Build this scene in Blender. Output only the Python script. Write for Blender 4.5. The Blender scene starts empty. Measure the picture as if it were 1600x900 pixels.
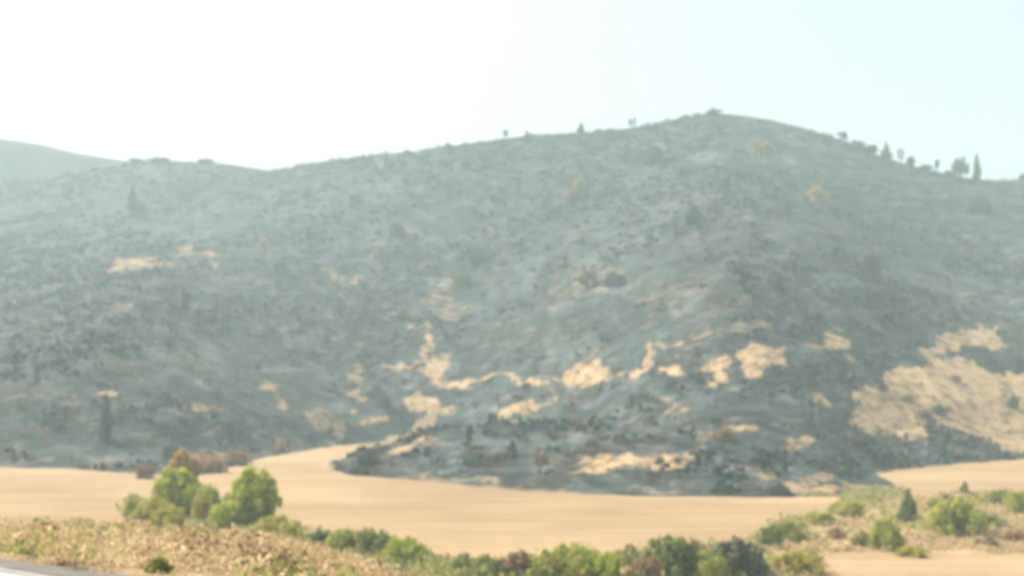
import bpy, math, random
import numpy as np

# ------------------------------------------------------------------ camera, light, exposure
sc = bpy.context.scene
COL = sc.collection
F = 1900.0            # focal length in photo pixels (1600 wide)
HZ = 600.0            # photo row of the horizon
cam_d = bpy.data.cameras.new('camera'); cam = bpy.data.objects.new('camera', cam_d); COL.objects.link(cam)
cam_d.sensor_width = 36.0; cam_d.lens = 36.0 * F / 1600.0
cam_d.shift_y = (HZ - 450.0) / 1600.0
cam.location = (0, 0, 0); cam.rotation_euler = (math.radians(90), 0, 0)
cam_d.clip_start = 0.1; cam_d.clip_end = 9000
cam_d.dof.use_dof = True                       # hand-held shot, focus caught on the near window side: everything far is slightly soft
cam_d.dof.focus_distance = 6.0
cam_d.dof.aperture_fstop = cam_d.lens / 24.0   # 24 mm wide pupil
sc.camera = cam

SUN_AZ = math.radians(-62)     # clockwise from the view direction; negative = from the left
SUN_EL = math.radians(44)
w = bpy.data.worlds.new('World'); sc.world = w; w.use_nodes = True
nt = w.node_tree; nt.nodes.clear()
sky = nt.nodes.new('ShaderNodeTexSky'); sky.sky_type = 'NISHITA'; sky.sun_disc = False
sky.sun_elevation = SUN_EL; sky.sun_rotation = SUN_AZ
sky.air_density = 1.0; sky.dust_density = 9.0; sky.ozone_density = 0.3
bg = nt.nodes.new('ShaderNodeBackground'); bg.inputs[1].default_value = 0.15
wo = nt.nodes.new('ShaderNodeOutputWorld')
nt.links.new(sky.outputs[0], bg.inputs[0]); nt.links.new(bg.outputs[0], wo.inputs[0])

sl = bpy.data.lights.new('sun', 'SUN'); sl.energy = 3.4; sl.angle = math.radians(0.6); sl.color = (1.0, 0.93, 0.83)
so = bpy.data.objects.new('sun', sl); COL.objects.link(so)
so.rotation_euler = (math.radians(90) - SUN_EL, 0, math.pi - SUN_AZ)
so.location = (-200, 100, 400)

vs = sc.view_settings
vs.view_transform = 'Standard'; vs.look = 'None'; vs.gamma = 1.0; vs.use_curve_mapping = False
vs.exposure = 0.92
sc.cycles.max_bounces = 5; sc.cycles.diffuse_bounces = 2; sc.cycles.volume_bounces = 1
sc.cycles.transmission_bounces = 2; sc.cycles.transparent_max_bounces = 4
sc.cycles.use_denoising = True

HAZE_DENSITY = 0.00062
rnd = random.Random(7); rng = np.random.default_rng(7)

# ------------------------------------------------------------------ noise in numpy
def _hash(ix, iy, seed):
    h = (ix.astype(np.int64) * 374761393 + iy.astype(np.int64) * 668265263 + seed * 2147483647) & 0xFFFFFFFF
    h = ((h ^ (h >> 13)) * 1274126177) & 0xFFFFFFFF
    h = (h ^ (h >> 16)) & 0xFFFFFFFF
    return h.astype(np.float64) / 4294967295.0
def vnoise(x, y, seed=0):
    ix = np.floor(x); iy = np.floor(y); fx = x - ix; fy = y - iy
    fx = fx*fx*fx*(fx*(fx*6-15)+10); fy = fy*fy*fy*(fy*(fy*6-15)+10)
    a = _hash(ix, iy, seed); b = _hash(ix+1, iy, seed); c = _hash(ix, iy+1, seed); d = _hash(ix+1, iy+1, seed)
    return (a*(1-fx)+b*fx)*(1-fy) + (c*(1-fx)+d*fx)*fy - 0.5
def fbm(x, y, oct=4, seed=0, gain=0.5):
    s = 0; a = 1.0
    for k in range(oct):
        s = s + a*vnoise(x, y, seed+k*17); x = x*2.03+11.3; y = y*2.03-7.7; a *= gain
    return s
def ridged(x, y, oct=3, seed=0):
    s = 0; a = 1.0
    for k in range(oct):
        s = s + a*(0.5-np.abs(vnoise(x, y, seed+k*31))*2); x = x*2.1+5.2; y = y*2.1+3.1; a *= 0.5
    return s
def sstep(a, b, x):
    t = np.clip((x-a)/(b-a), 0, 1); return t*t*(3-2*t)
def curve(pts, sig=0):
    xs, ys = zip(*pts)
    if not sig: return lambda x: np.interp(x, xs, ys)
    g = np.arange(-1400, 3200, 5.0); v = np.interp(g, xs, ys); k = np.exp(-0.5*(np.arange(-3*sig, 3*sig+1, 5.0)/sig)**2); k /= k.sum()
    v = np.convolve(np.pad(v, len(k)//2, mode='edge'), k, 'valid')
    return lambda x: np.interp(x, g, v[:len(g)])

# ------------------------------------------------------------------ the lie of the land (plan coordinates, metres; camera at the origin)
ridge_y = curve([(-900,330),(-600,300),(-300,285),(-60,292),(0,287),(60,281),(120,272),(170,262),(200,254),(225,251),(275,252),(300,255),(330,253),(365,257),(420,266),(440,262),(500,252),
    (560,244),(600,240),(640,236),(700,227),(760,220),(820,213),(870,209),(910,206),(960,202),(1010,196),(1050,187),(1080,181),(1115,176),(1160,180),
    (1200,186),(1250,198),(1300,213),(1340,229),(1380,245),(1420,258),(1460,268),(1500,276),(1550,281),(1580,281),(1610,275),(1700,268),(1900,290),(2300,330),(2600,360)])
ridge_d = curve([(-900,900),(0,820),(300,790),(450,725),(700,660),(1115,620),(1600,570),(2600,540)], 90)
far_y = curve([(-900,190),(-200,196),(-60,205),(0,215),(60,224),(120,238),(180,248),(240,256),(400,300),(900,330),(1400,320),(1700,300),(2600,300)])
foot_d = curve([(-900,250),(0,243),(200,240),(340,262),(440,300),(560,338),(650,350),(760,335),(900,285),(1050,225),(1200,192),(1300,196),(1420,235),(1600,262),(1900,275),(2600,280)], 55)
foot_edge = curve([(-900,240),(0,237),(100,232),(200,221),(300,214),(340,214),(420,262),(520,310),(600,345),(700,345),(820,300),(900,200),(1050,176),(1200,172),(1300,182),(1365,212),(1450,238),(1600,258),(1900,275),(2600,280)])
FAR_D = 1010.0
BANK = curve([(-60,-2.6),(0,-2.6),(0.4,-2.68),(2,-3.12),(5,-3.85),(10,-4.85),(20,-6.6),(28,-8.3),(38,-13.0),(48,-15.6),(56,-16),(999,-16)])

def plan(X, Y):
    th = np.arctan2(X, Y); r = np.hypot(X, Y)
    tc = np.clip(th, -0.80, 0.80)
    u = np.tan(tc); d = r*np.cos(tc)
    return u, d, th
def road_s(X, Y):
    return (Y - 11.6 + 0.788*X)/1.273
def height(X, Y, detail=True):
    u, d, th = plan(X, Y); px = 800 + F*u
    s = road_s(X, Y)
    z = BANK(s*np.interp(px, [-900,0,200,400,560,780,2600], [1,1,.90,.84,.92,1.15,1.15]))
    z = z + 0.35*vnoise(X/14, Y/14, 5)*sstep(4, 20, s) + 0.22*vnoise(X/3.1, Y/3.1, 6)*sstep(3, 12, s)*(1-sstep(40, 55, s))
    z = z + 0.25*vnoise(X/45, Y/45, 8)*sstep(45, 70, s)
    # main hill
    df = foot_d(px); dr = ridge_d(px); zr = (HZ-ridge_y(px))/F*dr
    t = (d-df)/(dr-df); tt = np.clip(t, 0, 1)
    ease = tt + 0.10*np.sin(tt*math.pi)*(0.5-tt) - 0.06*np.sin(tt*math.pi)
    ease = np.where(tt < 0.06, ease*sstep(-0.03, 0.06, tt), ease)
    hill = (zr+16)*ease
    past = np.clip(d-dr, 0, None); hill = hill - past*0.22 - 0*past
    away = 1-0.8*sstep(0.85, 1.9, np.abs(th))
    win = np.clip(tt*9, 0, 1)*np.clip((1-tt)*5, 0, 1)
    n = 9.0*ridged(X/150+3.3, Y/210+0.0004*X, 2, 3) + 5.5*fbm(X/62, Y/95, 3, 12) - 4
    n = n*win
    n = n + 1.5*fbm(X/17, Y/26, 3, 21)*np.clip(tt*14, 0, 1)*(0.22+0.78*np.clip((1-tt)*8, 0, 1))
    hill = hill*away + n*away
    hill = np.maximum(hill, 0*hill - 0.0) * (t > 0) if False else np.where(t > 0, np.maximum(hill, 0), 0)
    # low burnt spur in front of the fold of the field
    dc = np.interp(px, [480,520,600,700,850,1000,1150,1300,1400], [222,224,232,240,240,225,208,200,200])
    front = np.interp(px, [480,515,560,650,760,900,1050,1225,1320], [236,232,213,202,188,179,172,170,172])
    hh = np.interp(px, [505,520,600,700,900,1100,1250,1330], [0,0.8,4.0,7.5,9,7,3,0])
    wback = 42+np.clip(px-700, 0, 500)*0.12
    a = sstep(0, 1, (d-front)/np.maximum(dc-front, 8)); b = 1-sstep(0, 1, (d-dc)/wback)
    spur = hh*np.where(d < dc, a, b)*(1+0.35*vnoise(X/16, Y/22, 40))*(np.abs(th) < 0.8)
    # shoulder that carries the big tan patch
    hill = np.maximum(hill, spur) + 0.35*np.minimum(hill, spur)
    # distant hill
    zf = (HZ-far_y(px))/F*FAR_D
    q = np.clip((d-870)/(FAR_D-870), 0, 1)
    farh = np.where(d > 870, (zf+16)*(q**0.9) - np.clip(d-FAR_D, 0, None)*0.2 + 3*fbm(X/70, Y/90, 3, 77)*np.clip((1-q)*4, 0, 1), 0)*away
    base_extra = np.maximum(hill, farh)
    return z + np.maximum(base_extra, 0)

def hit(px, py):
    """first ground point seen along the photo ray px,py -> X,Y,z"""
    u = (px-800)/F
    d = np.geomspace(14, 1500, 5000)
    z = height(u*d, d)
    yy = HZ - F*z/d
    k = np.argmax(np.minimum.accumulate(yy) <= py) if (yy.min() <= py) else int(np.argmin(yy))
    return float(u*d[k]), float(d[k]), float(z[k])

def inpoly(px, py, poly):
    inside = np.zeros(px.shape, bool); n = len(poly)
    for i in range(n):
        x1, y1 = poly[i]; x2, y2 = poly[(i+1) % n]
        if y1 == y2: continue
        c = ((y1 > py) != (y2 > py)) & (px < (x2-x1)*(py-y1)/(y2-y1)+x1)
        inside ^= c
    return inside

# outlines of the cut fields on the flat valley floor: column, and row of the flat floor at -16 m (a plan coordinate: distance = 30400/(row-600))
FIELD = [(-700,716),(-300,724),(0,728),(100,731),(200,739),(300,744),(335,741),(380,722),(430,711),(520,697),(600,689),(690,683),(655,691),(600,702),(560,712),(528,722),(512,732),(540,741),(650,751),(760,762),(900,770),
         (1050,776.5),(1225,779),(1310,777),(1330,783),(1300,797),(1240,806),(1205,822),(1185,838),(1120,852),(1000,862),(850,874),(690,874),(600,864),(500,852),(440,846),(350,836),(220,830),(0,830),(-700,825)]
FIELD_R = [(1366,741),(1400,734),(1450,728),(1520,721.5),(1600,718),(1750,713),(2000,712),(2000,762),(1700,766),(1600,768),(1530,769),(1470,776),(1440,784),(1425,775),(1405,763),(1385,749)]
FIELD_L = [(1262,1200),(1272,905),(1284,876),(1330,866),(1420,864),(1500,868),(1600,866),(1900,866),(2300,866),(2300,1200)]

# tan unburnt islands on the burnt hill: centre, radii, tilt, strength  (rows as seen on the slope)
PATCH = [(1310,540,34,13,-12,1),(1305,508,13,4,0,.8),(1328,563,6,8,0,.8),(1281,625,21,13,-8,1),(1190,560,33,22,-18,1),(1212,548,14,10,0,1),(1117,575,24,13,-25,1),(1105,590,9,10,20,1),(1050,577,14,7,0,1),(920,588,34,20,-15,1),(932,560,6,18,20,.8),
 (840,592,70,4,2,.9),(985,580,40,4,-15,.9),(1012,560,7,26,8,.8),(1060,535,60,4,-12,.6),(1150,515,80,4,-8,.5),(820,637,48,13,-5,1),(868,628,14,6,-10,.8),(790,650,20,10,0,.8),(675,633,30,11,18,1),(655,618,8,8,0,1),(660,530,11,32,4,.95),(684,568,27,19,10,1),
 (712,600,34,6,18,1),(745,592,40,5,-10,.9),(628,574,34,5,-4,.8),(548,600,11,36,8,.65),(512,660,24,22,20,.65),(582,653,28,9,-10,.9),(560,630,16,9,-25,.7),(441,630,12,8,0,.85),(415,607,20,7,0,.8),(300,635,42,4,4,.8),(165,610,12,7,0,.9),
 (215,412,52,8,-7,.8),(180,424,34,6,-8,.5),(330,405,12,7,0,.9),(290,392,25,4,-8,.75),(198,482,22,6,-20,.35),(175,490,20,6,-25,.35),(545,430,38,7,8,.55),(415,393,12,14,-30,.4),(700,482,46,24,10,.4),(690,450,18,18,0,.4),(935,438,50,15,-5,.35),(880,462,26,11,-15,.4),
 (995,724,88,13,3,1),(930,732,40,7,0,.9),(1080,716,24,8,20,.7),(1250,692,34,8,-10,.9),(1240,758,34,14,10,.8),(1290,762,34,10,0,.8),(1160,664,24,6,0,.7),(1270,742,26,8,0,.7),(1060,640,36,11,15,.4),(1130,605,18,9,0,.35),(1095,690,10,16,30,.45),
 (640,689,44,7,-8,.7),(720,752,70,5,3,.6),(620,738,40,4,-4,.4),(850,766,110,4,2,.55),(1010,770,60,4,0,.5),(570,725,10,8,-20,.5),(1190,743,30,14,30,.4),(345,716,60,12,-5,.55),(290,730,30,8,0,.4),(150,727,30,4,0,.4),(470,322,10,18,0,.25),(1190,240,25,12,-20,.35),
 (1015,235,14,8,0,.5),(905,300,12,16,0,.35),(1275,305,14,12,0,.6),(1030,215,30,5,-20,.3),(1200,500,70,9,-5,.3),(1345,610,10,10,0,.5),(1340,690,20,5,0,.4),(700,395,60,7,0,.2),(1440,330,14,5,0,.3),(1320,745,10,6,0,.3),(850,745,60,5,0,.2),(330,574,50,3,4,.3),(420,515,30,3,0,.45)]
BIG = [(1318,655),(1345,628),(1325,608),(1368,600),(1400,586),(1452,560),(1500,558),(1560,580),(1600,586),(1700,590),(1760,620),(1700,706),(1600,716),(1556,700),(1545,684),(1500,668),(1458,672),(1420,690),(1350,678)]
TOP = [(1438,542),(1470,530),(1515,517),(1552,513),(1560,530),(1580,546),(1510,546),(1470,552),(1458,562)]

def dry_mask(X, Y, Z):
    u, d, th = plan(X, Y); px = 800+F*u; py = HZ - F*Z/np.maximum(d, 1)
    wx = 26*fbm(X/8, Y/13, 4, 61, .7); wy = 15*fbm(X/8, Y/13, 4, 91, .7)
    qx = px+wx; qy = py+wy
    m = np.zeros(px.shape)
    for (cx, cy, rx, ry, a, st) in PATCH:
        near = np.abs(px-cx) < rx*1.6+40
        if not near.any(): continue
        ca, sa = math.cos(math.radians(a)), math.sin(math.radians(a))
        ex = ((qx-cx)*ca+(qy-cy)*sa)/rx; ey = (-(qx-cx)*sa+(qy-cy)*ca)/ry
        r = np.sqrt(ex*ex+ey*ey)
        m = np.maximum(m, st*(1-sstep(0.7, 1.25, r)))
    big = inpoly(qx, qy, BIG) | inpoly(qx, qy, TOP)
    m = np.maximum(m, big*1.3)
    m = m*(d < 800)
    return m

# ------------------------------------------------------------------ materials
def new_mat(name):
    m = bpy.data.materials.new(name); m.use_nodes = True
    n = m.node_tree; n.nodes.clear()
    out = n.nodes.new('ShaderNodeOutputMaterial'); b = n.nodes.new('ShaderNodeBsdfPrincipled')
    b.inputs['Roughness'].default_value = 0.9; b.inputs['Specular IOR Level'].default_value = 0.15
    n.links.new(b.outputs[0], out.inputs[0])
    return m, n, b
def ramp(n, fac, stops):
    r = n.nodes.new('ShaderNodeValToRGB'); e = r.color_ramp.elements
    e[0].position, e[0].color = stops[0][0], (*stops[0][1], 1)
    e[1].position, e[1].color = stops[-1][0], (*stops[-1][1], 1)
    for p, c in stops[1:-1]:
        k = e.new(p); k.color = (*c, 1)
    n.links.new(fac, r.inputs[0]); return r.outputs[0]
def coords(n, scale=(1, 1, 1), rot=(0, 0, 0)):
    g = n.nodes.new('ShaderNodeNewGeometry'); mp = n.nodes.new('ShaderNodeMapping')
    mp.inputs['Scale'].default_value = scale; mp.inputs['Rotation'].default_value = rot
    n.links.new(g.outputs['Position'], mp.inputs[0]); return mp.outputs[0]
def noise(n, vec, scale, detail=4, rough=0.55, dist=0.0):
    t = n.nodes.new('ShaderNodeTexNoise'); t.inputs['Scale'].default_value = scale
    t.inputs['Detail'].default_value = detail; t.inputs['Roughness'].default_value = rough; t.inputs['Distortion'].default_value = dist
    n.links.new(vec, t.inputs['Vector']); return t.outputs[0]
def mix(n, fac, a, b, mode='MIX'):
    x = n.nodes.new('ShaderNodeMix'); x.data_type = 'RGBA'; x.blend_type = mode
    for i, v in ((0, fac), (6, a), (7, b)):
        if hasattr(v, 'is_linked'): n.links.new(v, x.inputs[i])
        elif i == 0: x.inputs[0].default_value = v
        else: x.inputs[i].default_value = (*v, 1)
    return x.outputs[2]
def bump(n, b, h, strength, dist):
    bp = n.nodes.new('ShaderNodeBump'); bp.inputs['Strength'].default_value = strength; bp.inputs['Distance'].default_value = dist
    n.links.new(h, bp.inputs['Height']); n.links.new(bp.outputs[0], b.inputs['Normal'])
def mathn(n, op, a, b):
    x = n.nodes.new('ShaderNodeMath'); x.operation = op
    for i, v in enumerate((a, b)):
        if hasattr(v, 'is_linked'): n.links.new(v, x.inputs[i])
        else: x.inputs[i].default_value = v
    return x.outputs[0]

def hill_mat():
    m, n, b = new_mat('burnt_slope')
    iso = coords(n)
    band = coords(n, (0.35, 0.35, 2.2))
    n1 = noise(n, iso, 0.035, 5, 0.6); n2 = noise(n, iso, 0.22, 5, 0.68, 0.6); n3 = noise(n, band, 0.11, 5, 0.62, 0.3)
    f = mathn(n, 'ADD', mathn(n, 'MULTIPLY', n1, 0.25), mathn(n, 'ADD', mathn(n, 'MULTIPLY', n2, 0.45), mathn(n, 'MULTIPLY', n3, 0.30)))
    burnt = ramp(n, f, [(0.38, (0.010, 0.015, 0.017)), (0.46, (0.026, 0.035, 0.037)), (0.53, (0.046, 0.057, 0.058)), (0.60, (0.090, 0.102, 0.098)), (0.70, (0.21, 0.215, 0.19))])
    tint = ramp(n, noise(n, iso, 0.05, 4, 0.6), [(0.38, (0.80, 1.0, 1.0)), (0.56, (1, 1, 1)), (0.68, (1.35, 1.05, 0.85))])
    burnt = mix(n, 1.0, burnt, tint, 'MULTIPLY')
    soot = ramp(n, noise(n, coords(n, (1, 0.55, 1.4)), 0.085, 5, 0.66, 1.2), [(0.42, (0.35, 0.35, 0.35)), (0.52, (0.95, 0.95, 0.95)), (0.66, (1.8, 1.8, 1.8))])
    burnt = mix(n, 1.0, burnt, soot, 'MULTIPLY')
    # wisps of ash and of dry grass that the fire left along the contours
    wisp = noise(n, coords(n, (0.5, 0.5, 2.6), (0.0, 0.25, 0.3)), 0.16, 6, 0.72, 1.6)
    wf = ramp(n, wisp, [(0.55, (0, 0, 0)), (0.67, (0.62, 0.62, 0.62))])
    wcol = ramp(n, noise(n, iso, 0.03, 3), [(0.42, (0.16, 0.172, 0.160)), (0.58, (0.32, 0.235, 0.145))])
    burnt = mix(n, wf, burnt, wcol)
    dryf = mathn(n, 'ADD', mathn(n, 'MULTIPLY', noise(n, iso, 0.30, 5, 0.72, 0.5), 0.8), mathn(n, 'MULTIPLY', n1, 0.2))
    dry = ramp(n, dryf, [(0.36, (0.08, 0.075, 0.045)), (0.43, (0.22, 0.160, 0.085)), (0.48, (0.37, 0.248, 0.135)), (0.56, (0.44, 0.305, 0.170)), (0.68, (0.50, 0.375, 0.225))])
    at = n.nodes.new('ShaderNodeAttribute'); at.attribute_name = 'dry'
    edge = mathn(n, 'ADD', at.outputs['Fac'], mathn(n, 'MULTIPLY', mathn(n, 'SUBTRACT', n2, 0.5), 2.4))
    r = ramp(n, edge, [(0.28, (0, 0, 0)), (1.0, (1, 1, 1))])
    g = mathn(n, 'MULTIPLY', r, 1.0)
    n.links.new(mix(n, g, burnt, dry), b.inputs['Base Color'])
    bump(n, b, noise(n, iso, 0.9, 4, 0.65), 0.7, 1.2)
    return m
def far_mat():
    m, n, b = new_mat('distant_slope')
    n.links.new(ramp(n, noise(n, coords(n), 0.02, 5, 0.6), [(0.35, (0.04, 0.05, 0.045)), (0.65, (0.12, 0.11, 0.09))]), b.inputs['Base Color'])
    return m
def field_mat():
    m, n, b = new_mat('straw_stubble')
    iso = coords(n); row = coords(n, (0.10, 1.6, 1), (0, 0, math.radians(4)))
    f = mathn(n, 'ADD', mathn(n, 'MULTIPLY', noise(n, iso, 0.03, 3), 0.45), mathn(n, 'ADD', mathn(n, 'MULTIPLY', noise(n, row, 0.35, 4, 0.6), 0.35), mathn(n, 'MULTIPLY', noise(n, iso, 1.6, 3, 0.7), 0.2)))
    n.links.new(ramp(n, f, [(0.40, (0.235, 0.162, 0.088)), (0.5, (0.308, 0.214, 0.117)), (0.60, (0.368, 0.262, 0.145))]), b.inputs['Base Color'])
    bump(n, b, noise(n, iso, 2.5, 3, 0.7), 0.4, 0.15)
    return m
def rough_mat():
    m, n, b = new_mat('dry_rough_ground')
    iso = coords(n)
    f = mathn(n, 'ADD', mathn(n, 'MULTIPLY', noise(n, iso, 0.12, 4, 0.6), 0.5), mathn(n, 'MULTIPLY', noise(n, iso, 1.1, 5, 0.7), 0.5))
    n.links.new(ramp(n, f, [(0.36, (0.12, 0.105, 0.05)), (0.45, (0.26, 0.20, 0.10)), (0.54, (0.38, 0.27, 0.15)), (0.66, (0.48, 0.36, 0.22))]), b.inputs['Base Color'])
    bump(n, b, noise(n, iso, 2.0, 4, 0.7), 0.6, 0.2)
    return m
def leaf_mat(name, cols, trans=0.25, big=0.5):
    m, n, b = new_mat(name)
    g = n.nodes.new('ShaderNodeNewGeometry')
    oc = coords(n)
    f = mathn(n, 'ADD', mathn(n, 'MULTIPLY', g.outputs['Random Per Island'], 0.5), mathn(n, 'MULTIPLY', noise(n, oc, big, 3, 0.6), 0.5))
    k = len(cols)
    c = ramp(n, f, [(0.2+0.6*i/(k-1), cols[i]) for i in range(k)])
    n.links.new(c, b.inputs['Base Color'])
    b.inputs['Roughness'].default_value = 0.7
    if trans:
        tr = n.nodes.new('ShaderNodeBsdfTranslucent'); n.links.new(c, tr.inputs[0])
        mx = n.nodes.new('ShaderNodeMixShader'); mx.inputs[0].default_value = trans
        out = [x for x in n.nodes if x.type == 'OUTPUT_MATERIAL'][0]
        n.links.new(b.outputs[0], mx.inputs[1]); n.links.new(tr.outputs[0], mx.inputs[2]); n.links.new(mx.outputs[0], out.inputs[0])
    return m
M = {
 'hill': hill_mat(), 'far': far_mat(), 'field': field_mat(), 'rough': rough_mat(),
 'bright': leaf_mat('bright_green_leaves', [(0.203,0.253,0.041),(0.402,0.457,0.069),(0.600,0.591,0.101)], 0.55),
 'green': leaf_mat('mid_green_leaves', [(0.190,0.222,0.054),(0.347,0.378,0.085),(0.560,0.522,0.120)], 0.5),
 'dark': leaf_mat('dark_green_leaves', [(0.077,0.120,0.039),(0.153,0.211,0.065),(0.278,0.306,0.089)], 0.4),
 'olive': leaf_mat('olive_leaves', [(0.170,0.198,0.062),(0.298,0.309,0.101),(0.453,0.422,0.145)], 0.45),
 'pale': leaf_mat('pale_green_leaves', [(0.256,0.269,0.066),(0.408,0.406,0.106),(0.587,0.515,0.147)], 0.5),
 'yellow': leaf_mat('yellow_green_leaves', [(0.232,0.225,0.042),(0.387,0.363,0.069),(0.561,0.465,0.111)], 0.5),
 'brown': leaf_mat('brown_dry_leaves', [(0.150,0.106,0.057),(0.265,0.181,0.097),(0.404,0.276,0.153)], .2),
 'rust': leaf_mat('rust_dry_leaves', [(0.214,0.127,0.070),(0.350,0.211,0.120),(0.505,0.316,0.186)], 0.35),
 'orange': leaf_mat('orange_dead_leaves', [(0.299,0.187,0.080),(0.478,0.312,0.141),(0.600,0.437,0.211)], 0.45),
 'char': leaf_mat('charred_twigs', [(0.022,0.027,0.026),(0.048,0.055,0.053),(0.104,0.107,0.098)], 0, .15),
 'singe': leaf_mat('singed_leaves', [(0.053,0.062,0.041),(0.102,0.114,0.075),(0.178,0.167,0.112)], .1),
 'tan': leaf_mat('dry_bracken', [(0.270,0.190,0.100),(0.470,0.345,0.190),(0.580,0.450,0.265),(0.640,0.530,0.350)], .5, .30) if True else leaf_mat('unused', [(0.098,0.063,0.032),(0.241,0.161,0.081),(0.391,0.265,0.138),(0.517,0.380,0.218)], .2, .22),
 'heath': leaf_mat('dry_heath', [(0.10,0.09,0.045),(0.20,0.145,0.080),(0.34,0.240,0.140)], .2, .2),
 'bark': leaf_mat('grey_brown_bark', [(0.06,0.05,0.04),(0.12,0.10,0.08)], 0),
 'charbark': leaf_mat('charred_bark', [(0.012,0.012,0.012),(0.04,0.038,0.035)], 0),
}

def plain(name, c0, c1, sc_=3.0):
    m, n, b = new_mat(name); n.links.new(ramp(n, noise(n, coords(n), sc_, 4, 0.65), [(0.35, c0), (0.65, c1)]), b.inputs['Base Color']); return m
M['verge'] = plain('grey_gravel_verge', (0.10, 0.095, 0.085), (0.20, 0.185, 0.16), 2)
# ------------------------------------------------------------------ mesh helpers
def mesh_np(name, V, Q, mat, attr=None, smooth=True):
    """V (n,3), Q (m,4) -> mesh datablock"""
    me = bpy.data.meshes.new(name); k = Q.shape[1]
    me.vertices.add(len(V)); me.vertices.foreach_set('co', np.ascontiguousarray(V, np.float32).ravel())
    me.loops.add(Q.size); me.loops.foreach_set('vertex_index', np.ascontiguousarray(Q, np.int32).ravel())
    me.polygons.add(len(Q)); me.polygons.foreach_set('loop_start', np.arange(0, Q.size, k, dtype=np.int32))
    me.polygons.foreach_set('loop_total', np.full(len(Q), k, np.int32))
    me.polygons.foreach_set('use_smooth', np.full(len(Q), smooth, bool))
    if attr is not None:
        for nm, a in attr.items():
            t = me.attributes.new(nm, 'FLOAT', 'POINT'); t.data.foreach_set('value', np.ascontiguousarray(a, np.float32))
    me.materials.append(mat); me.update(); return me
def link(name, me, parent=None):
    o = bpy.data.objects.new(name, me); COL.objects.link(o)
    if parent is not None: o.parent = parent
    return o
def tag(o, kind=None, label=None, cat=None, group=None):
    if kind: o['kind'] = kind
    if label: o['label'] = label
    if cat: o['category'] = cat
    if group: o['group'] = group
    return o

# ------------------------------------------------------------------ the ground: one polar sheet to the horizon, cut into named regions
def build_ground():
    t_in = np.arctan(np.linspace(-0.56, 0.56, 1420))
    t_l = np.linspace(-math.pi, t_in[0], 90)[:-1]; t_r = np.linspace(t_in[-1], math.pi, 90)[1:]
    TH = np.concatenate([t_l, t_in, t_r])
    R = np.concatenate([[0.02, 2, 5, 8], np.geomspace(10, 95, 150), np.linspace(95.5, 215, 240)[0:], np.linspace(215.6, 660, 520), np.linspace(662, 880, 90), np.linspace(885, 1300, 70), np.linspace(1310, 1600, 12)])
    # inside the picture use planar distance so that rows stay square to the view
    tc = np.clip(TH, -0.80, 0.80)
    T, D = np.meshgrid(TH, R)
    rr = D/np.cos(np.clip(T, -0.80, 0.80)); rr = np.minimum(rr, 1600 + 0*rr)
    X = rr*np.sin(T); Y = rr*np.cos(T)
    Z = height(X, Y)
    V = np.stack([X, Y, Z], -1).reshape(-1, 3)
    nr, nc = X.shape
    i = np.arange(nr-1)[:, None]*nc + np.arange(nc-1)[None, :]
    Q = np.stack([i, i+1, i+1+nc, i+nc], -1).reshape(-1, 4)
    C = V[Q].mean(1)
    u, d, th = plan(C[:, 0], C[:, 1]); px = 800+F*u
    jy = 1.4*vnoise(C[:, 0]/3, C[:, 1]/3, 9); jx = 3*vnoise(C[:, 0]/2.2, C[:, 1]/2.2, 19)
    pf = 600 + 30400/np.maximum(d, 1) + jy*np.clip((pf0 := 1.0), 0, 1)
    infr = np.abs(th) < 0.79
    A = inpoly(px+jx, pf, FIELD) & infr & (d > 95)
    Bm = inpoly(px+jx, pf, FIELD_R) & infr
    Cm = inpoly(px+jx, pf, FIELD_L) & infr & (road_s(C[:, 0], C[:, 1]) > 45)
    far = d > 868
    rough = ~(A | Bm | Cm | far) & (d < np.interp(px, [-900,0,300,440,1000,1190,1250,1330,1420,1500,2600], [180,180,165,150,150,160,171,165,168,175,175]))
    hill = ~(A | Bm | Cm | far | rough)
    verge = rough & (road_s(C[:, 0], C[:, 1]) < 5.0 + 3*vnoise(C[:, 0]/2, C[:, 1]/2, 23)); rough &= ~verge
    dry = dry_mask(V[:, 0], V[:, 1], V[:, 2])
    for nm, sel, mat in (('field', A, 'field'), ('field.001', Bm, 'field'), ('field.002', Cm, 'field'), ('distant_hill', far, 'far'), ('ground', rough, 'rough'), ('road_verge', verge, 'verge'), ('hillside', hill, 'hill')):
        q = Q[sel]; used = np.zeros(len(V), bool); used[q.ravel()] = True
        idx = np.cumsum(used)-1
        me = mesh_np(nm, V[used], idx[q], M[mat], {'dry': dry[used]} if nm == 'hillside' else None)
        tag(link(nm, me), 'structure')
build_ground()

# haze: the summer air between the road and the hills
def build_haze():
    x, y0, y1, z0, z1 = 1700, -1700, 1700, -19, 330
    V = np.array([(-x,y0,z0),(x,y0,z0),(x,y1,z0),(-x,y1,z0),(-x,y0,z1),(x,y0,z1),(x,y1,z1),(-x,y1,z1)], float)
    Q = np.array([(0,3,2,1),(4,5,6,7),(0,1,5,4),(1,2,6,5),(2,3,7,6),(3,0,4,7)])
    m = bpy.data.materials.new('haze'); m.use_nodes = True; n = m.node_tree; n.nodes.clear()
    out = n.nodes.new('ShaderNodeOutputMaterial'); v = n.nodes.new('ShaderNodeVolumePrincipled')
    v.inputs['Color'].default_value = (0.73, 0.955, 1.0, 1); v.inputs['Density'].default_value = HAZE_DENSITY
    v.inputs['Anisotropy'].default_value = 0.0
    n.links.new(v.outputs[0], out.inputs['Volume'])
    tag(link('haze', mesh_np('haze', V, Q, m, smooth=False)), 'stuff', 'pale summer haze lying between the road and the hills', 'haze')
build_haze()

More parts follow.
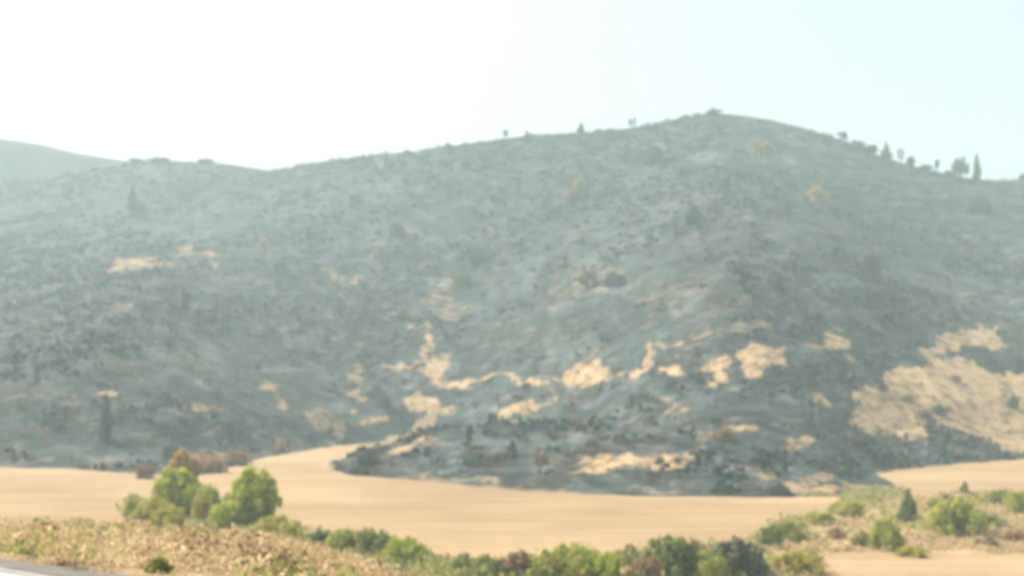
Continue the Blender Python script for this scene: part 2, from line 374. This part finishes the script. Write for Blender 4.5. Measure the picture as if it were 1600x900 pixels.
# ------------------------------------------------------------------ road on top of the bank
def strip(name, s0, s1, z, mat, kind='structure'):
    dr = np.array([1.0, -0.788])/1.273; nn = np.array([0.788, 1.0])/1.273; p0 = np.array([0.0, 11.6])
    V = []; Q = []
    L = np.linspace(-120, 120, 61)
    for k, l in enumerate(L):
        for s in (s0, s1):
            p = p0 + dr*l + nn*s; V.append((p[0], p[1], z))
        if k: Q.append((2*k-2, 2*k, 2*k+1, 2*k-1))
    return tag(link(name, mesh_np(name, np.array(V), np.array(Q), mat, smooth=False)), kind)
def plain(name, c0, c1, sc_=3.0):
    m, n, b = new_mat(name); n.links.new(ramp(n, noise(n, coords(n), sc_, 4, 0.65), [(0.35, c0), (0.65, c1)]), b.inputs['Base Color']); return m
strip('road', -9.0, -0.25, -2.54, plain('worn_pale_asphalt', (0.20, 0.20, 0.20), (0.30, 0.295, 0.29), 6))
strip('road_edge_line', -0.75, -0.55, -2.536, plain('worn_white_paint', (0.55, 0.55, 0.54), (0.78, 0.78, 0.76), 8))

# ------------------------------------------------------------------ plants
def leaves(centres, radii, n, size, rg, flat=0.85, up=0.0, shell=0.55):
    """n small leaf-clump quads spread through the outer part of lobes"""
    centres = np.asarray(centres, float); radii = np.asarray(radii, float)
    wgt = radii**2; wgt = wgt/wgt.sum()
    k = rg.choice(len(radii), n, p=wgt)
    v = rg.normal(size=(n, 3)); v /= np.linalg.norm(v, axis=1)[:, None]
    r = radii[k]*(shell + (1.04-shell)*rg.random(n)**0.6)*(1+0.45*rg.random(n)**5)
    P = centres[k] + v*r[:, None]*np.array([1, 1, flat])
    nrm = v + np.array([0, 0, 0.25]) + 0.42*rg.normal(size=(n, 3)); nrm /= np.linalg.norm(nrm, axis=1)[:, None]
    a = np.cross(nrm, rg.normal(size=(n, 3))); a /= np.linalg.norm(a, axis=1)[:, None]
    b = np.cross(nrm, a)
    s = size*(0.6+0.8*rg.random(n))[:, None]
    V = np.stack([P-a*s-b*s*0.45, P+a*s*0.2-b*s*0.8, P+a*s+b*s*0.3, P-a*s*0.1+b*s*0.8], 1)
    V[:, :, 2] = np.maximum(V[:, :, 2], 0.0)
    return V.reshape(-1, 3), np.arange(4*n).reshape(-1, 4)
def limb(p0, p1, r0, r1, sides=6, seg=3, wob=0.03, rg=None):
    p0 = np.array(p0, float); p1 = np.array(p1, float); V = []; Q = []
    ax = p1-p0; ax /= np.linalg.norm(ax); h = np.array([1, 0, 0]) if abs(ax[0]) < .8 else np.array([0, 1, 0])
    a = np.cross(ax, h); a /= np.linalg.norm(a); b = np.cross(ax, a)
    for k in range(seg+1):
        t = k/seg; c = p0*(1-t)+p1*t; r = r0*(1-t)+r1*t
        if rg is not None and 0 < k < seg: c = c + rg.normal(size=3)*wob
        for j in range(sides):
            an = 2*math.pi*j/sides; V.append(c+r*(math.cos(an)*a+math.sin(an)*b))
        if k:
            for j in range(sides):
                q = (j+1) % sides; Q.append(((k-1)*sides+j, (k-1)*sides+q, k*sides+q, k*sides+j))
    return np.array(V), np.array(Q)
def join(parts):
    V = []; Q = []; o = 0
    for v, q in parts:
        V.append(v); Q.append(q+o); o += len(v)
    return np.concatenate(V), np.concatenate(Q)

# prototypes are one unit wide (radius 1) and one unit tall; each returns (foliage V,Q , wood V,Q)
def proto_bush(seed, n=2600, lobes=9, top=0.62, size=0.062):
    rg = np.random.default_rng(seed); c = []; r = []
    for k in range(lobes):
        a = rg.random()*6.28; q = 0.70*rg.random()**0.6; rad = 0.22+0.20*rg.random()
        hz = (1-0.55*q*q)*top*(0.55+0.45*rg.random())
        c.append((q*math.cos(a), q*math.sin(a), max(rad*0.6, hz))); r.append(rad)
        c.append((q*1.05*math.cos(a), q*1.05*math.sin(a), rad*0.55)); r.append(rad*1.0)
    for k in range(lobes*3):
        a = rg.random()*6.28; e = rg.random()**0.8; q = 0.92*math.cos(e*1.45)*(0.9+0.25*rg.random()); c.append((q*math.cos(a), q*math.sin(a), 0.12+top*1.15*math.sin(e*1.45)*(0.8+0.35*rg.random()))); r.append(0.09+0.10*rg.random())
    f = leaves(c, r, int(n*1.35), size*0.9, rg, flat=0.95)
    f[0][:, 2] *= 1.0/f[0][:, 2].max()
    wd = [limb((0.04*k, 0.03, -0.08), (c[2*k][0]*0.8, c[2*k][1]*0.8, c[2*k][2]*0.8), 0.035, 0.010, 5, 3, .02, rg) for k in range(6)]
    return f, join(wd)
def proto_tree(seed, n=5200, size=0.05, trunk=0.30, lean=0.0, lobes=16):
    rg = np.random.default_rng(seed); c = []; r = []
    for k in range(lobes):
        a = rg.random()*6.28; q = 0.66*rg.random()**0.55; rad = 0.20+0.15*rg.random()
        z = trunk+0.14+(0.80-trunk)*rg.random()*(1-0.35*q)
        c.append((q*math.cos(a)+lean*z, q*math.sin(a), z)); r.append(rad)
    for k in range(int(lobes*2.4)):
        a = rg.random()*6.28; e = rg.random(); q = 0.88*(0.55+0.45*math.sin(math.pi*(0.15+0.75*e)))*(0.85+0.3*rg.random()); z = max(0.08, trunk+0.1)+(0.88-max(0, trunk))*e
        q *= 1-0.55*max(0, e-0.6)/0.4; c.append((q*math.cos(a)+lean*z, q*math.sin(a), z)); r.append(0.08+0.10*rg.random())
    f = leaves(c, r, int(n*1.3), size*0.9, rg, flat=0.62)
    f[0][:, 2] *= 1.0/f[0][:, 2].max()
    wd = [limb((0, 0, -0.06), (lean*0.5+0.02, 0.0, 0.55), 0.06, 0.035, 8, 4, .012, rg)]
    for k in range(8): wd.append(limb((lean*0.35, 0, 0.25+0.03*k), (c[k][0]*.9, c[k][1]*.9, c[k][2]), 0.028, 0.008, 5, 3, .02, rg))
    return f, join(wd)
def proto_cone(seed, n=2600, size=0.075):
    rg = np.random.default_rng(seed); c = []; r = []
    for k in range(17):
        t = k/16; a = rg.random()*6.28; q = (1-t)*0.5*rg.random()+0.05
        c.append((q*math.cos(a), q*math.sin(a), 0.10+0.82*t)); r.append((0.55*(1-t)**0.8+0.12)*(0.45+0.85*rg.random()))
    f = leaves(c, r, n, size, rg, flat=0.32)
    f[0][:, 2] *= 1.0/f[0][:, 2].max()
    wd = [limb((0, 0, -0.06), (0.02, 0, 0.85), 0.07, 0.015, 7, 5, .01, rg)]
    for k in range(6):
        a = k*2.2; z = 0.2+0.1*k; wd.append(limb((0, 0, z), (0.4*math.cos(a)*(1-z), 0.4*math.sin(a)*(1-z), z+.06), 0.02, 0.006, 4, 2))
    return f, join(wd)
def proto_sparse(seed, n=420, size=0.09):
    """scorched tree: bare boughs with a few tufts left on"""
    rg = np.random.default_rng(seed); c = []; r = []; wd = [limb((0, 0, -0.06), (0.05, 0.03, 0.80), 0.055, 0.018, 7, 5, .02, rg)]
    for k in range(11):
        a = rg.random()*6.28; z = 0.28+0.06*k; q = 0.35+0.5*rg.random()*(1.15-z)
        e = (q*math.cos(a), q*math.sin(a), min(0.97, z+0.16+0.1*rg.random()))
        wd.append(limb((0.02, 0.01, z*0.85), e, 0.022, 0.006, 5, 3, .03, rg))
        for j in range(2):
            e2 = (e[0]+rg.normal()*.18, e[1]+rg.normal()*.18, min(1, e[2]+.08)); wd.append(limb((e[0]*.6, e[1]*.6, z*.4+e[2]*.6), e2, 0.012, 0.004, 4, 2, .02, rg))
        if rg.random() < 0.75: c.append(e); r.append(0.15+0.12*rg.random())
    f = leaves(c, r, n, size, rg, flat=0.8, shell=0.2)
    return f, join(wd)

PROTO = {}
def reg(key, pr, fname, wname):
    (fv, fq), (wv, wq) = pr
    PROTO[key] = (mesh_np(key+'_'+fname, fv, fq, M['green'], smooth=False), mesh_np(key+'_'+wname, wv, wq, M['bark']), fname, wname)
for k in range(6): reg('bush%d' % k, proto_bush(100+k), 'foliage', 'stems')
for k in range(3): reg('small%d' % k, proto_bush(140+k, 900, 6, 0.6, 0.10), 'foliage', 'stems')
reg('tree0', proto_tree(200, trunk=0.02, lobes=22), 'crown', 'trunk'); reg('tree1', proto_tree(207, 6500, lean=0.16, trunk=-0.02, lobes=26), 'crown', 'trunk'); reg('tree2', proto_tree(211, 2600, 0.085, trunk=0.0), 'crown', 'trunk')
for k in range(2): reg('cone%d' % k, proto_cone(220+k), 'crown', 'trunk')
reg('tree3', proto_tree(231, 900, 0.085, trunk=0.05, lobes=11), 'crown', 'trunk'); reg('cone2', proto_cone(233, 850, 0.085), 'crown', 'trunk'); reg('cone3', proto_cone(238, 900, 0.085), 'crown', 'trunk')
for k in range(4): reg('sparse%d' % k, proto_sparse(240+k), 'crown', 'trunk')

def plant(name, proto, mat, px, py, wpx, hpx, label, cat, group=None, wood='bark', lift=0.0, at=None):
    X, Y, Z = at if at else hit(px, py)
    fm, wm, fn, wn = PROTO[proto]; X = float(X); Y = float(Y)
    rx = 0.5*wpx*Y/F; h = hpx*Y/F
    e = bpy.data.objects.new(name, None); COL.objects.link(e)
    e.empty_display_size = 0.5
    e.location = (X, Y + rx*0.3, float(height(np.array([X]), np.array([Y+rx*0.3]))[0]) - 0.03 + lift)
    e.scale = (rx, rx, h); e.rotation_euler = (0, 0, rnd.random()*6.28)
    if 'tree1' == proto: e.rotation_euler = (0, 0, 0.3)
    tag(e, None, label, cat, group)
    for nm, me, mt in ((fn, fm, mat), (wn, wm, wood)):
        o = link(nm, me, e); o.material_slots[0].link = 'OBJECT'; o.material_slots[0].material = M[mt]
    return e

GF = 'green shrubs along the near edge of the cut field'
GR = 'trees standing along the skyline of the hill'
GH = 'scattered trees left on the burnt hillside'
GB = 'bushes on the rough ground beside the small field'
T = [
 # clump at the left of the field
 ('tree','tree0','bright',270,804,84,76,'round bright green tree on the left of the pair at the field edge','tree',None),
 ('dead_tree','tree2','orange',284,794,52,96,'orange-leaved dying tree poking up behind the round green tree','tree',None),
 ('tree','tree1','bright',390,822,84,98,'tall full-crowned green tree leaning right, standing alone in front of the pale field','tree',None),
 ('shrub','bush0','pale',206,806,58,36,'pale green bush at the left end of the clump by the round tree','shrub',GF),
 ('shrub','bush1','yellow',262,822,70,34,'low yellow-green bush at the foot of the round green tree','shrub',GF),
 ('shrub','bush2','pale',322,812,50,58,'pale green bush between the round tree and the leaning tree','shrub',GF),
 ('shrub','bush3','bright',348,826,56,44,'low bright green bush just left of the leaning tree trunk','shrub',GF),
 ('shrub','bush4','yellow',428,838,84,36,'wide low yellow-green bush just right of the leaning tree','shrub',GF),
 ('shrub','bush5','olive',306,842,54,32,'small olive bush in front of the gap between the two green trees','shrub',GF),
 ('shrub','bush0','olive',386,850,78,28,'low olive bush directly below the leaning tree','shrub',GF),
 ('shrub','small0','dark',238,800,26,30,'small dark green bush pressed against the left side of the round tree','shrub',GF),
 ('shrub','bush1','pale',236,818,66,46,'pale green bush under the left side of the round tree','shrub',GF),
 ('shrub','bush2','bright',298,806,50,50,'bright green bush touching the right side of the round tree','shrub',GF),
 ('shrub','bush3','yellow',362,806,44,40,'yellow-green bush tucked against the left side of the leaning tree crown','shrub',GF),
 ('shrub','bush5','pale',456,850,54,38,'pale green bush at the right end of the clump, nearest the hedge row','shrub',GF),
 ('shrub','small1','dark',338,800,22,20,'small dark bush in the gap between the two green trees','shrub',GF),
 # near hedge, left to centre
 ('shrub','bush1','dark',500,862,44,34,'dark green bush at the left end of the hedge row in the middle','shrub',GF),
 ('shrub','bush2','green',536,868,54,36,'mid green bush second from the left end of the hedge row','shrub',GF),
 ('shrub','small1','brown',556,856,22,26,'small brown bush rising behind the second bush of the hedge row','shrub',GF),
 ('shrub','bush3','olive',574,870,36,40,'narrow upright olive bush in the middle of the hedge row','shrub',GF),
 ('shrub','bush4','dark',602,872,46,38,'dark green bush right of the narrow upright olive bush','shrub',GF),
 ('shrub','bush5','bright',630,880,58,36,'light green bush near the right end of the hedge row','shrub',GF),
 ('shrub','small2','green',652,874,30,22,'small green bush closing the right end of the hedge row','shrub',GF),
 ('shrub','small0','dark',728,900,34,32,'small dark green bush low in the middle, first right of the hedge row','shrub',GF),
 ('shrub','bush0','olive',760,906,46,34,'olive bush between the small dark bush and the brown-green bush','shrub',GF),
 ('shrub','bush1','brown',812,902,54,38,'brown-green bush left of the large green bush at the bottom','shrub',GF),
 ('shrub','bush2','green',888,908,102,50,'large rounded green bush at the bottom middle','shrub',GF),
 ('shrub','bush3','bright',940,912,70,44,'bright green bush overlapping the right side of the large rounded bush','shrub',GF),
 ('shrub','small1','olive',978,884,38,24,'low olive bush behind the bright green bush','shrub',GF),
 ('shrub','small2','brown',984,872,22,20,'tiny brown bush at the field edge above the bright green bush','shrub',GF),
 ('shrub','bush4','rust',1012,908,46,38,'rust-brown dry bush between the bright green and the big dark bushes','shrub',GF),
 ('shrub','bush5','dark',1052,904,84,64,'big dark green bush, tallest at the bottom of the field','shrub',GF),
 ('shrub','small0','rust',1090,872,30,26,'small rust-topped bush behind the right side of the big dark bush','shrub',GF),
 ('shrub','bush0','green',1106,908,62,44,'green bush between the big dark bush and the round brown-green bush','shrub',GF),
 ('shrub','bush1','singe',1152,902,78,60,'round brown-green bush beside the gap at the field corner','shrub',GF),
 ('shrub','small1','dark',1204,856,34,34,'small dark bush at the corner where the field narrows','shrub',GF),
 ('shrub','bush2','olive',1236,848,54,32,'wide olive bush just right of the small dark corner bush','shrub',GF),
 ('shrub','bush3','yellow',1250,896,74,32,'low yellow-green bush in front of the lower right field','shrub',GF),
 ('shrub','small2','green',1262,880,34,20,'small green bush on the back of the low yellow-green bush','shrub',GF),
 # rough ground on the right
 ('cypress','cone0','dark',1421,816,36,56,'dark green cone-shaped tree by the tip of the upper field','tree',None),
 ('shrub','bush4','green',1384,862,62,60,'round mid green bush in front of the dark cone-shaped tree','shrub',GB),
 ('shrub','small0','olive',1350,856,44,30,'low olive bush on the left side of the round mid green bush','shrub',GB),
 ('shrub','bush5','green',1500,838,86,66,'wide green bush in the middle of the rough ground','shrub',GB),
 ('shrub','bush0','pale',1470,832,50,38,'pale green bush touching the left side of the wide green bush','shrub',GB),
 ('cypress','cone1','olive',1508,776,22,24,'small olive-brown cone-shaped tree against the upper field','tree',None),
 ('shrub','bush1','olive',1545,826,56,26,'low olive bush right of the wide green bush','shrub',GB),
 ('shrub','bush2','green',1592,802,52,34,'green bush by the right end of the upper field','shrub',GB),
 ('shrub','bush3','olive',1562,790,48,26,'olive bush left of the bush by the end of the upper field','shrub',GB),
 ('shrub','small1','yellow',1428,872,52,18,'flat yellow-green bush beside the lower right field','shrub',GB),
 ('shrub','small2','brown',1478,786,26,16,'small brown bush at the foot of the upper field','shrub',GB),
 ('shrub','bush4','pale',1330,806,66,32,'pale green bush at the narrow right end of the main field','shrub',GB),
 ('shrub','small0','brown',1545,858,36,20,'small brown bush at the back edge of the lower right field','shrub',GB),
 ('shrub','bush5','pale',1280,820,60,22,'low pale bush left of the pale green bush by the field end','shrub',GB),
 ('shrub','small1','green',1462,800,30,22,'small green bush between the dark cone tree and the pale bush','shrub',GB),
 ('shrub','small2','rust',1590,850,44,22,'rust-brown bush at the far right above the lower field','shrub',GB),
 ('shrub','small0','rust',1310,842,40,18,'low rust-brown bush left of the low olive bush','shrub',GB),
]
for t in T:
    if 480 < t[3] < 1290 and t[4] > 840: t = t[:5] + (t[5]*1.28, t[6]*1.12) + t[7:]
    dd = 30400.0/(t[4]-600); xx = (t[3]-800)/F*dd
    plant(*t, at=(xx, dd, -16.0))
# shrubs on the road bank, nearer than the field
GK = 'small shrubs growing in the bracken of the road bank'
for t in [
 ('shrub','small0','brown',156,850,38,20,'small purple-brown bush in the bracken above the road corner','shrub',GK),
 ('shrub','small1','brown',122,862,34,16,'low brown bush just below the purple-brown one on the bank','shrub',GK),
 ('shrub','small2','olive',245,896,44,32,'olive bush at the bottom of the bank, nearest to the grey verge','shrub',GK),
 ('shrub','small0','olive',42,874,40,18,'olive bush at the far left of the bank just above the road','shrub',GK),
 ('shrub','small1','olive',205,868,48,18,'flat olive bush in the middle of the left bank','shrub',GK),
 ('shrub','small2','rust',20,834,40,16,'rust-coloured bush at the far left of the bank crest','shrub',GK),
 ('shrub','small0','orange',330,866,60,26,'orange dry bush on the bank below the two green trees','shrub',GK),
 ('shrub','small1','yellow',120,822,52,14,'flat yellow-green bush along the bank crest in front of the left field','shrub',GK),
 ('shrub','small2','orange',215,836,46,18,'orange dry bush on the bank crest left of the green clump','shrub',GK),
 ('shrub','small0','brown',395,890,36,20,'dark brown bush on the right part of the bank','shrub',GK),
 ('shrub','small1','rust',440,872,46,20,'rust bush on the right part of the bank crest','shrub',GK),
 ('shrub','small2','tan',300,888,70,30,'pale straw-coloured bush low on the bank right of the olive bush','shrub',GK),
 ('shrub','small0','tan',90,884,60,18,'pale straw-coloured bush beside the road corner','shrub',GK),
]: plant(*t)
# skyline trees: column, width, height (px), proto, material, label
S = [
 (1116,30,10,'small0','singe','low grey bush crowning the very top of the peak'),
 (908,16,22,'cone2','singe','upright small tree alone on the ridge left of the peak'),
 (988,18,18,'sparse0','singe','thin bare-stemmed tree on the ridge nearest the peak on its left'),
 (790,14,18,'sparse1','singe','faint thin tree on the long ridge, between the upright tree and the tiny bush'),
 (700,16,9,'small1','singe','tiny low bush on the long gentle ridge'),
 (823,10,12,'sparse2','singe','faintest little tree on the long ridge'),
 (955,22,6,'small2','singe','flat little bush on the ridge right of the upright small tree'),
 (1315,30,14,'sparse3','singe','pale wispy tree first on the slope right of the peak'),
 (1340,32,14,'small1','singe','low grey bush below the wispy tree right of the peak'),
 (1362,30,16,'bush2','singe','rounded bush just uphill of the upright dark tree'),
 (1385,20,34,'cone3','singe','tall upright dark tree on the skyline right of the peak'),
 (1408,14,24,'sparse0','singe','thin see-through tree just downhill of the tall upright dark tree'),
 (1424,18,20,'bush3','singe','small dark bush downhill of the thin see-through tree'),
 (1447,24,12,'bush4','singe','low rounded bush on the lower right skyline'),
 (1465,14,22,'sparse2','singe','slim pale tree left of the round skyline tree'),
 (1503,30,40,'tree3','singe','round-headed dark tree, broadest on the right skyline'),
 (1527,18,50,'cone2','singe','dark green pointed tree just below the round skyline tree'),
 (1482,22,10,'small2','singe','small low bush at the left foot of the round skyline tree'),
 (1598,12,14,'small0','singe','small dark bush at the far right end of the skyline'),
 (322,34,8,'small1','singe','faint flat bush on the left saddle'),
 (150,26,6,'small2','singe','faintest low bush on the saddle below the distant hill'),
 (248,44,7,'bush5','singe','dark flat-topped bush on the left knoll'),
 (215,34,6,'bush4','singe','dark low bush on the left side of the left knoll'),
]
for (px, w_, h_, pr, mt, lb) in S:
    rd = float(ridge_d(px))-3; X = (px-800)/F*rd
    z = float(height(np.array([X]), np.array([rd]))[0])
    bush = pr.startswith(('bush', 'small'))
    w_ *= 0.9; h_ *= 0.85
    plant('shrub' if bush else 'tree', pr, mt, px, 0, w_, h_, lb, 'shrub' if bush else 'tree', GR, 'charbark', at=(X, rd, z))
# trees on the burnt slope: base column/row, width, height
Hh = [
 (906,312,20,34,'tree2','yellow','yellow-green narrow tree high on the burnt slope left of the peak'),
 (892,316,26,22,'small0','rust','reddish bush beside the yellow-green narrow tree'),
 (1277,318,28,28,'tree3','orange','orange-yellow tree alone high on the slope right of the peak'),
 (1020,256,34,30,'tree2','singe','grey-green tree just under the ridge left of the peak'),
 (1190,262,34,34,'sparse1','brown','brown branching tree below the peak'),
 (918,450,36,28,'tree3','heath','yellowish round tree in the middle of the burnt slope'),
 (960,448,40,24,'bush1','singe','greyish bush right of the yellowish round tree'),
 (628,498,22,18,'bush0','dark','dark green bush in the middle of the burnt slope above the tan Y-shaped gully'),
 (410,412,22,34,'sparse2','tan','pale dry tree left of centre on the middle slope'),
 (165,690,26,78,'cone2','char','tall black burnt tree low on the left slope behind the field'),
 (206,330,22,40,'cone0','char','dark upright tree high on the left slope'),
 (740,412,46,26,'bush3','char','dark bush clump in the centre of the slope'),
 (722,448,30,26,'bush1','dark','dark green bush below the central dark clump'),
 (1532,336,40,26,'bush2','char','dark bush clump below the round skyline tree'),
 (292,500,26,40,'sparse3','char','bare black tree on the left middle slope'),
 (600,640,24,26,'bush4','char','black bush low in the fold left of the tan islands'),
 (1165,460,24,34,'sparse0','char','bare black tree right of centre on the middle slope'),
 (1085,352,30,30,'bush0','char','black rounded bush halfway between the peak and the yellowish tree'),
 (1360,420,30,24,'bush5','char','black bush on the right middle slope'),
 (620,372,26,24,'small1','char','black bush on the upper slope beneath the long ridge'),
 (480,330,18,34,'sparse1','brown','thin brown tree under the start of the long ridge'),
 (1445,655,34,14,'bush3','brown','brown bush in the lower half of the big tan patch'),
 (1470,650,30,18,'small0','singe','dark bush touching the brown bush in the big tan patch'),
 (1420,628,24,12,'small1','olive','small olive bush in the centre of the big tan patch'),
 (1495,598,22,12,'small2','brown','small brown bush in the upper half of the big tan patch'),
 (1380,612,20,14,'small0','brown','small brown bush near the left tip of the big tan patch'),
 (1586,640,22,24,'bush4','singe','dark bush at the right edge of the big tan patch'),
 (575,728,40,20,'bush2','char','black bush on the tip of the low spur by the field bend'),
 (560,742,36,16,'small1','char','low black bush under the tip of the low spur'),
 (225,748,40,26,'bush3','brown','brown bush behind the left field next to the round green tree'),
 (325,738,60,30,'bush4','rust','reddish-brown bush on the slope foot between the two green trees'),
 (368,728,44,26,'bush5','brown','brown bush at the slope foot just left of the leaning tree'),
 (270,716,34,22,'small1','singe','dark bush on the slope foot behind the orange-leaved tree'),
 (440,706,30,22,'small2','rust','reddish bush at the slope foot above the bend of the field'),
 (1130,690,46,22,'bush1','brown','brown bush on the low slope above the long tan strip'),
 (1220,775,40,16,'bush0','char','black bush at the right tip of the burnt spur by the field'),
 (845,740,30,30,'sparse1','brown','thin brown tree on the low spur above the field'),
 (1345,700,44,18,'bush2','char','black bush at the lower left tip of the big tan patch'),
 (735,700,20,30,'sparse3','char','bare black tree on the left half of the low spur'),
 (800,716,22,30,'cone1','char','black pointed tree on the left half of the low spur'),
]
for (px, py, w_, h_, pr, mt, lb) in Hh:
    bush = pr.startswith(('bush', 'small'))
    plant('shrub' if bush else 'tree', pr, mt, px, py, w_, h_, lb, 'shrub' if bush else 'tree', GH, 'charbark')

# ------------------------------------------------------------------ ground cover nobody could count
def clumps(P, rad, hgt, per, size, rg, upright=0.0):
    n = len(P)
    k = np.repeat(np.arange(n), per); N = n*per
    v = rg.normal(size=(N, 3)); v /= np.linalg.norm(v, axis=1)[:, None]; v[:, 2] = np.abs(v[:, 2])
    q = rg.random(N)**0.45
    C = P[k] + v*np.stack([rad[k]*q, rad[k]*q, hgt[k]*q], 1)
    nrm = v*0.8 + 0.7*rg.normal(size=(N, 3)); nrm /= np.linalg.norm(nrm, axis=1)[:, None]
    a = np.cross(nrm, rg.normal(size=(N, 3))); a /= np.linalg.norm(a, axis=1)[:, None]
    a[:, 2] += upright; a /= np.linalg.norm(a, axis=1)[:, None]
    b = np.cross(nrm, a); b /= np.linalg.norm(b, axis=1)[:, None]
    s = (size[k]*(0.55+0.9*rg.random(N)))[:, None]; wd = 0.75-0.5*upright
    V = np.stack([C-a*s-b*s*0.4*wd, C+a*s*0.1-b*s*wd, C+a*s+b*s*0.2*wd, C+b*s*wd], 1).reshape(-1, 3)
    return V, np.arange(4*N).reshape(-1, 4)
def scatter(n, u0, u1, d0, d1, seed):
    rg = np.random.default_rng(seed)
    d = np.sqrt(rg.random(n)*(d1*d1-d0*d0)+d0*d0); u = u0+(u1-u0)*rg.random(n)
    X = u*d; return X, d, rg

# burnt scrub over the whole slope
X, Y, rg = scatter(44000, -0.52, 0.52, 175, 830, 31)
Z = height(X, Y); u = X/Y; px = 800+F*u; pf = 600+30400/Y
ok = (Y > foot_edge(px)+2) | ((Z > -15.0) & (Y > 172)); ok &= Y < ridge_d(px)+5
ok &= ~(inpoly(px, pf, FIELD) | inpoly(px, pf, FIELD_R))
dm = dry_mask(X, Y, Z); dens = fbm(X/40, Y/40, 3, 55)+0.5
keep = ok & (dm < 0.35) & (rg.random(len(X)) < np.clip((dens-0.25)*2.2, 0.05, 1))
P = np.stack([X, Y, Z-0.05], 1)[keep]; n = len(P)
s = 0.45+1.9*rg.random(n)**2.6
V, Q = clumps(P, s*1.35, s*1.0, 13, s*0.36, rg)
tag(link('burnt_scrub', mesh_np('burnt_scrub', V, Q, M['char'], smooth=False)), 'stuff', 'blackened scrub and heather covering the burnt hillside', 'scrub')
# charred poles of saplings, far too thin and many to count
jj = np.flatnonzero(ok & (dm < 0.3) & (Y > 230))[::7]; b0 = np.stack([X, Y, Z-0.1], 1)[jj]; m_ = len(jj)
hh_ = 1.2+2.6*rg.random(m_)**2; ln = rg.normal(size=(m_, 2))*0.10; an = rg.random(m_)*3.14
sd = np.stack([np.cos(an), np.sin(an), 0*an], 1)*0.09; tp = b0+np.stack([ln[:, 0]*hh_, ln[:, 1]*hh_, hh_], 1)
sd2 = np.stack([-sd[:, 1], sd[:, 0], sd[:, 2]], 1)
VV = np.stack([b0-sd, b0+sd, tp+sd*.4, tp-sd*.4, b0-sd2, b0+sd2, tp+sd2*.4, tp-sd2*.4], 1).reshape(-1, 3)
tag(link('burnt_saplings', mesh_np('burnt_saplings', VV, np.arange(8*m_).reshape(-1, 4), M['charbark'], smooth=False)), 'stuff', 'thin charred sapling poles standing among the burnt scrub', 'saplings')
keep = ok & (rg.random(len(X)) < np.where(dm > 1.2, 0.30, np.where(dm > 0.3, 0.75, 0.04)))
P = np.stack([X, Y, Z-0.05], 1)[keep]; n = len(P)
s = 0.3+0.6*rg.random(n)**2
V, Q = clumps(P, s*1.3, s*0.9, 14, s*0.34, rg)
tag(link('dry_scrub', mesh_np('dry_scrub', V, Q, M['heath'], smooth=False)), 'stuff', 'dry brown scrub on the unburnt tan islands of the hillside', 'scrub')

# dry bracken and grass on the road bank
X, Y, rg = scatter(30000, -0.50, 0.12, 20, 118, 41)
Z = height(X, Y); s_ = road_s(X, Y); px = 800+F*X/Y; pf = 600+30400/Y
ok = (s_ > 3.0) & (s_ < 60) & ~(inpoly(px, pf, FIELD) & (s_ > 50))
dens = fbm(X/5, Y/5, 3, 66)+0.55
keep = ok & (rg.random(len(X)) < np.clip(dens, 0.1, 1))
P = np.stack([X, Y, Z-0.03], 1)[keep]; n = len(P)
kindn = 1.35*fbm(P[:, 0]/3.0, P[:, 1]/6, 3, 97)+0.16*rg.normal(size=n); sk = s_[keep]
for nm, sel, mt, lb, ct in (('dry_bracken', (kindn > -0.38) & (kindn < 0.34), 'tan', 'dry tan and orange bracken covering the bank below the road', 'bracken'),
                            ('brown_heather', kindn >= 0.34, 'brown', 'dark brown heather scattered through the bracken on the road bank', 'heather'),
                            ('bank_weeds', kindn <= -0.38, 'olive', 'olive green weeds scattered through the bracken on the road bank', 'weeds')):
    p = P[sel]; s = np.maximum((0.16+0.55*rg.random(len(p))**3)*sstep(2.0, 7, sk[sel]), 0.09)
    V, Q = clumps(p, s*1.5, s*1.1, 56 if nm == 'dry_bracken' else 40, s*0.15, rg, 0.75 if nm == 'dry_bracken' else 0.3)
    tag(link(nm, mesh_np(nm, V, Q, M[mt], smooth=False)), 'stuff', lb, ct)

# rough grass between the fields and under the shrubs
X, Y, rg = scatter(46000, -0.45, 0.50, 98, 186, 51)
Z = height(X, Y); px = 800+F*X/Y; pf = 600+30400/Y
infield = inpoly(px, pf, FIELD) | inpoly(px, pf, FIELD_R) | inpoly(px, pf, FIELD_L)
ok = ~infield & (Y < np.interp(px, [-900,300,1000,1190,1250,1330,2600], [150,150,150,165,172,186,186])) & (road_s(X, Y) > 50)
dens = fbm(X/7, Y/7, 3, 76)+0.5
keep = ok & (rg.random(len(X)) < np.clip(dens*1.2, 0.08, 1))
P = np.stack([X, Y, Z-0.03], 1)[keep]; n = len(P); pk = 800+F*P[:, 0]/P[:, 1]; green = vnoise(P[:, 0]/9, P[:, 1]/9, 88)+0.25*rg.normal(size=n)+np.interp(pk, [0,150,200,480,520,680,1120,1300,1600], [-.3,-.1,.35,.35,.15,.30,.28,-.12,-.12]) > 0.10
for nm, sel, mt, lb, ct in (('dry_grass', ~green, 'tan', 'dry tan tussock grass between the field and the shrubs', 'grass'), ('green_weeds', green, 'olive', 'olive green weeds growing among the dry grass by the fields', 'weeds')):
    p = P[sel]; s = 0.18+(0.75 if nm == 'green_weeds' else 0.5)*rg.random(len(p))**2.3
    V, Q = clumps(p, s*1.5, s*1.2, 14, s*0.34, rg, 0.3)
    tag(link(nm, mesh_np(nm, V, Q, M[mt], smooth=False)), 'stuff', lb, ct)
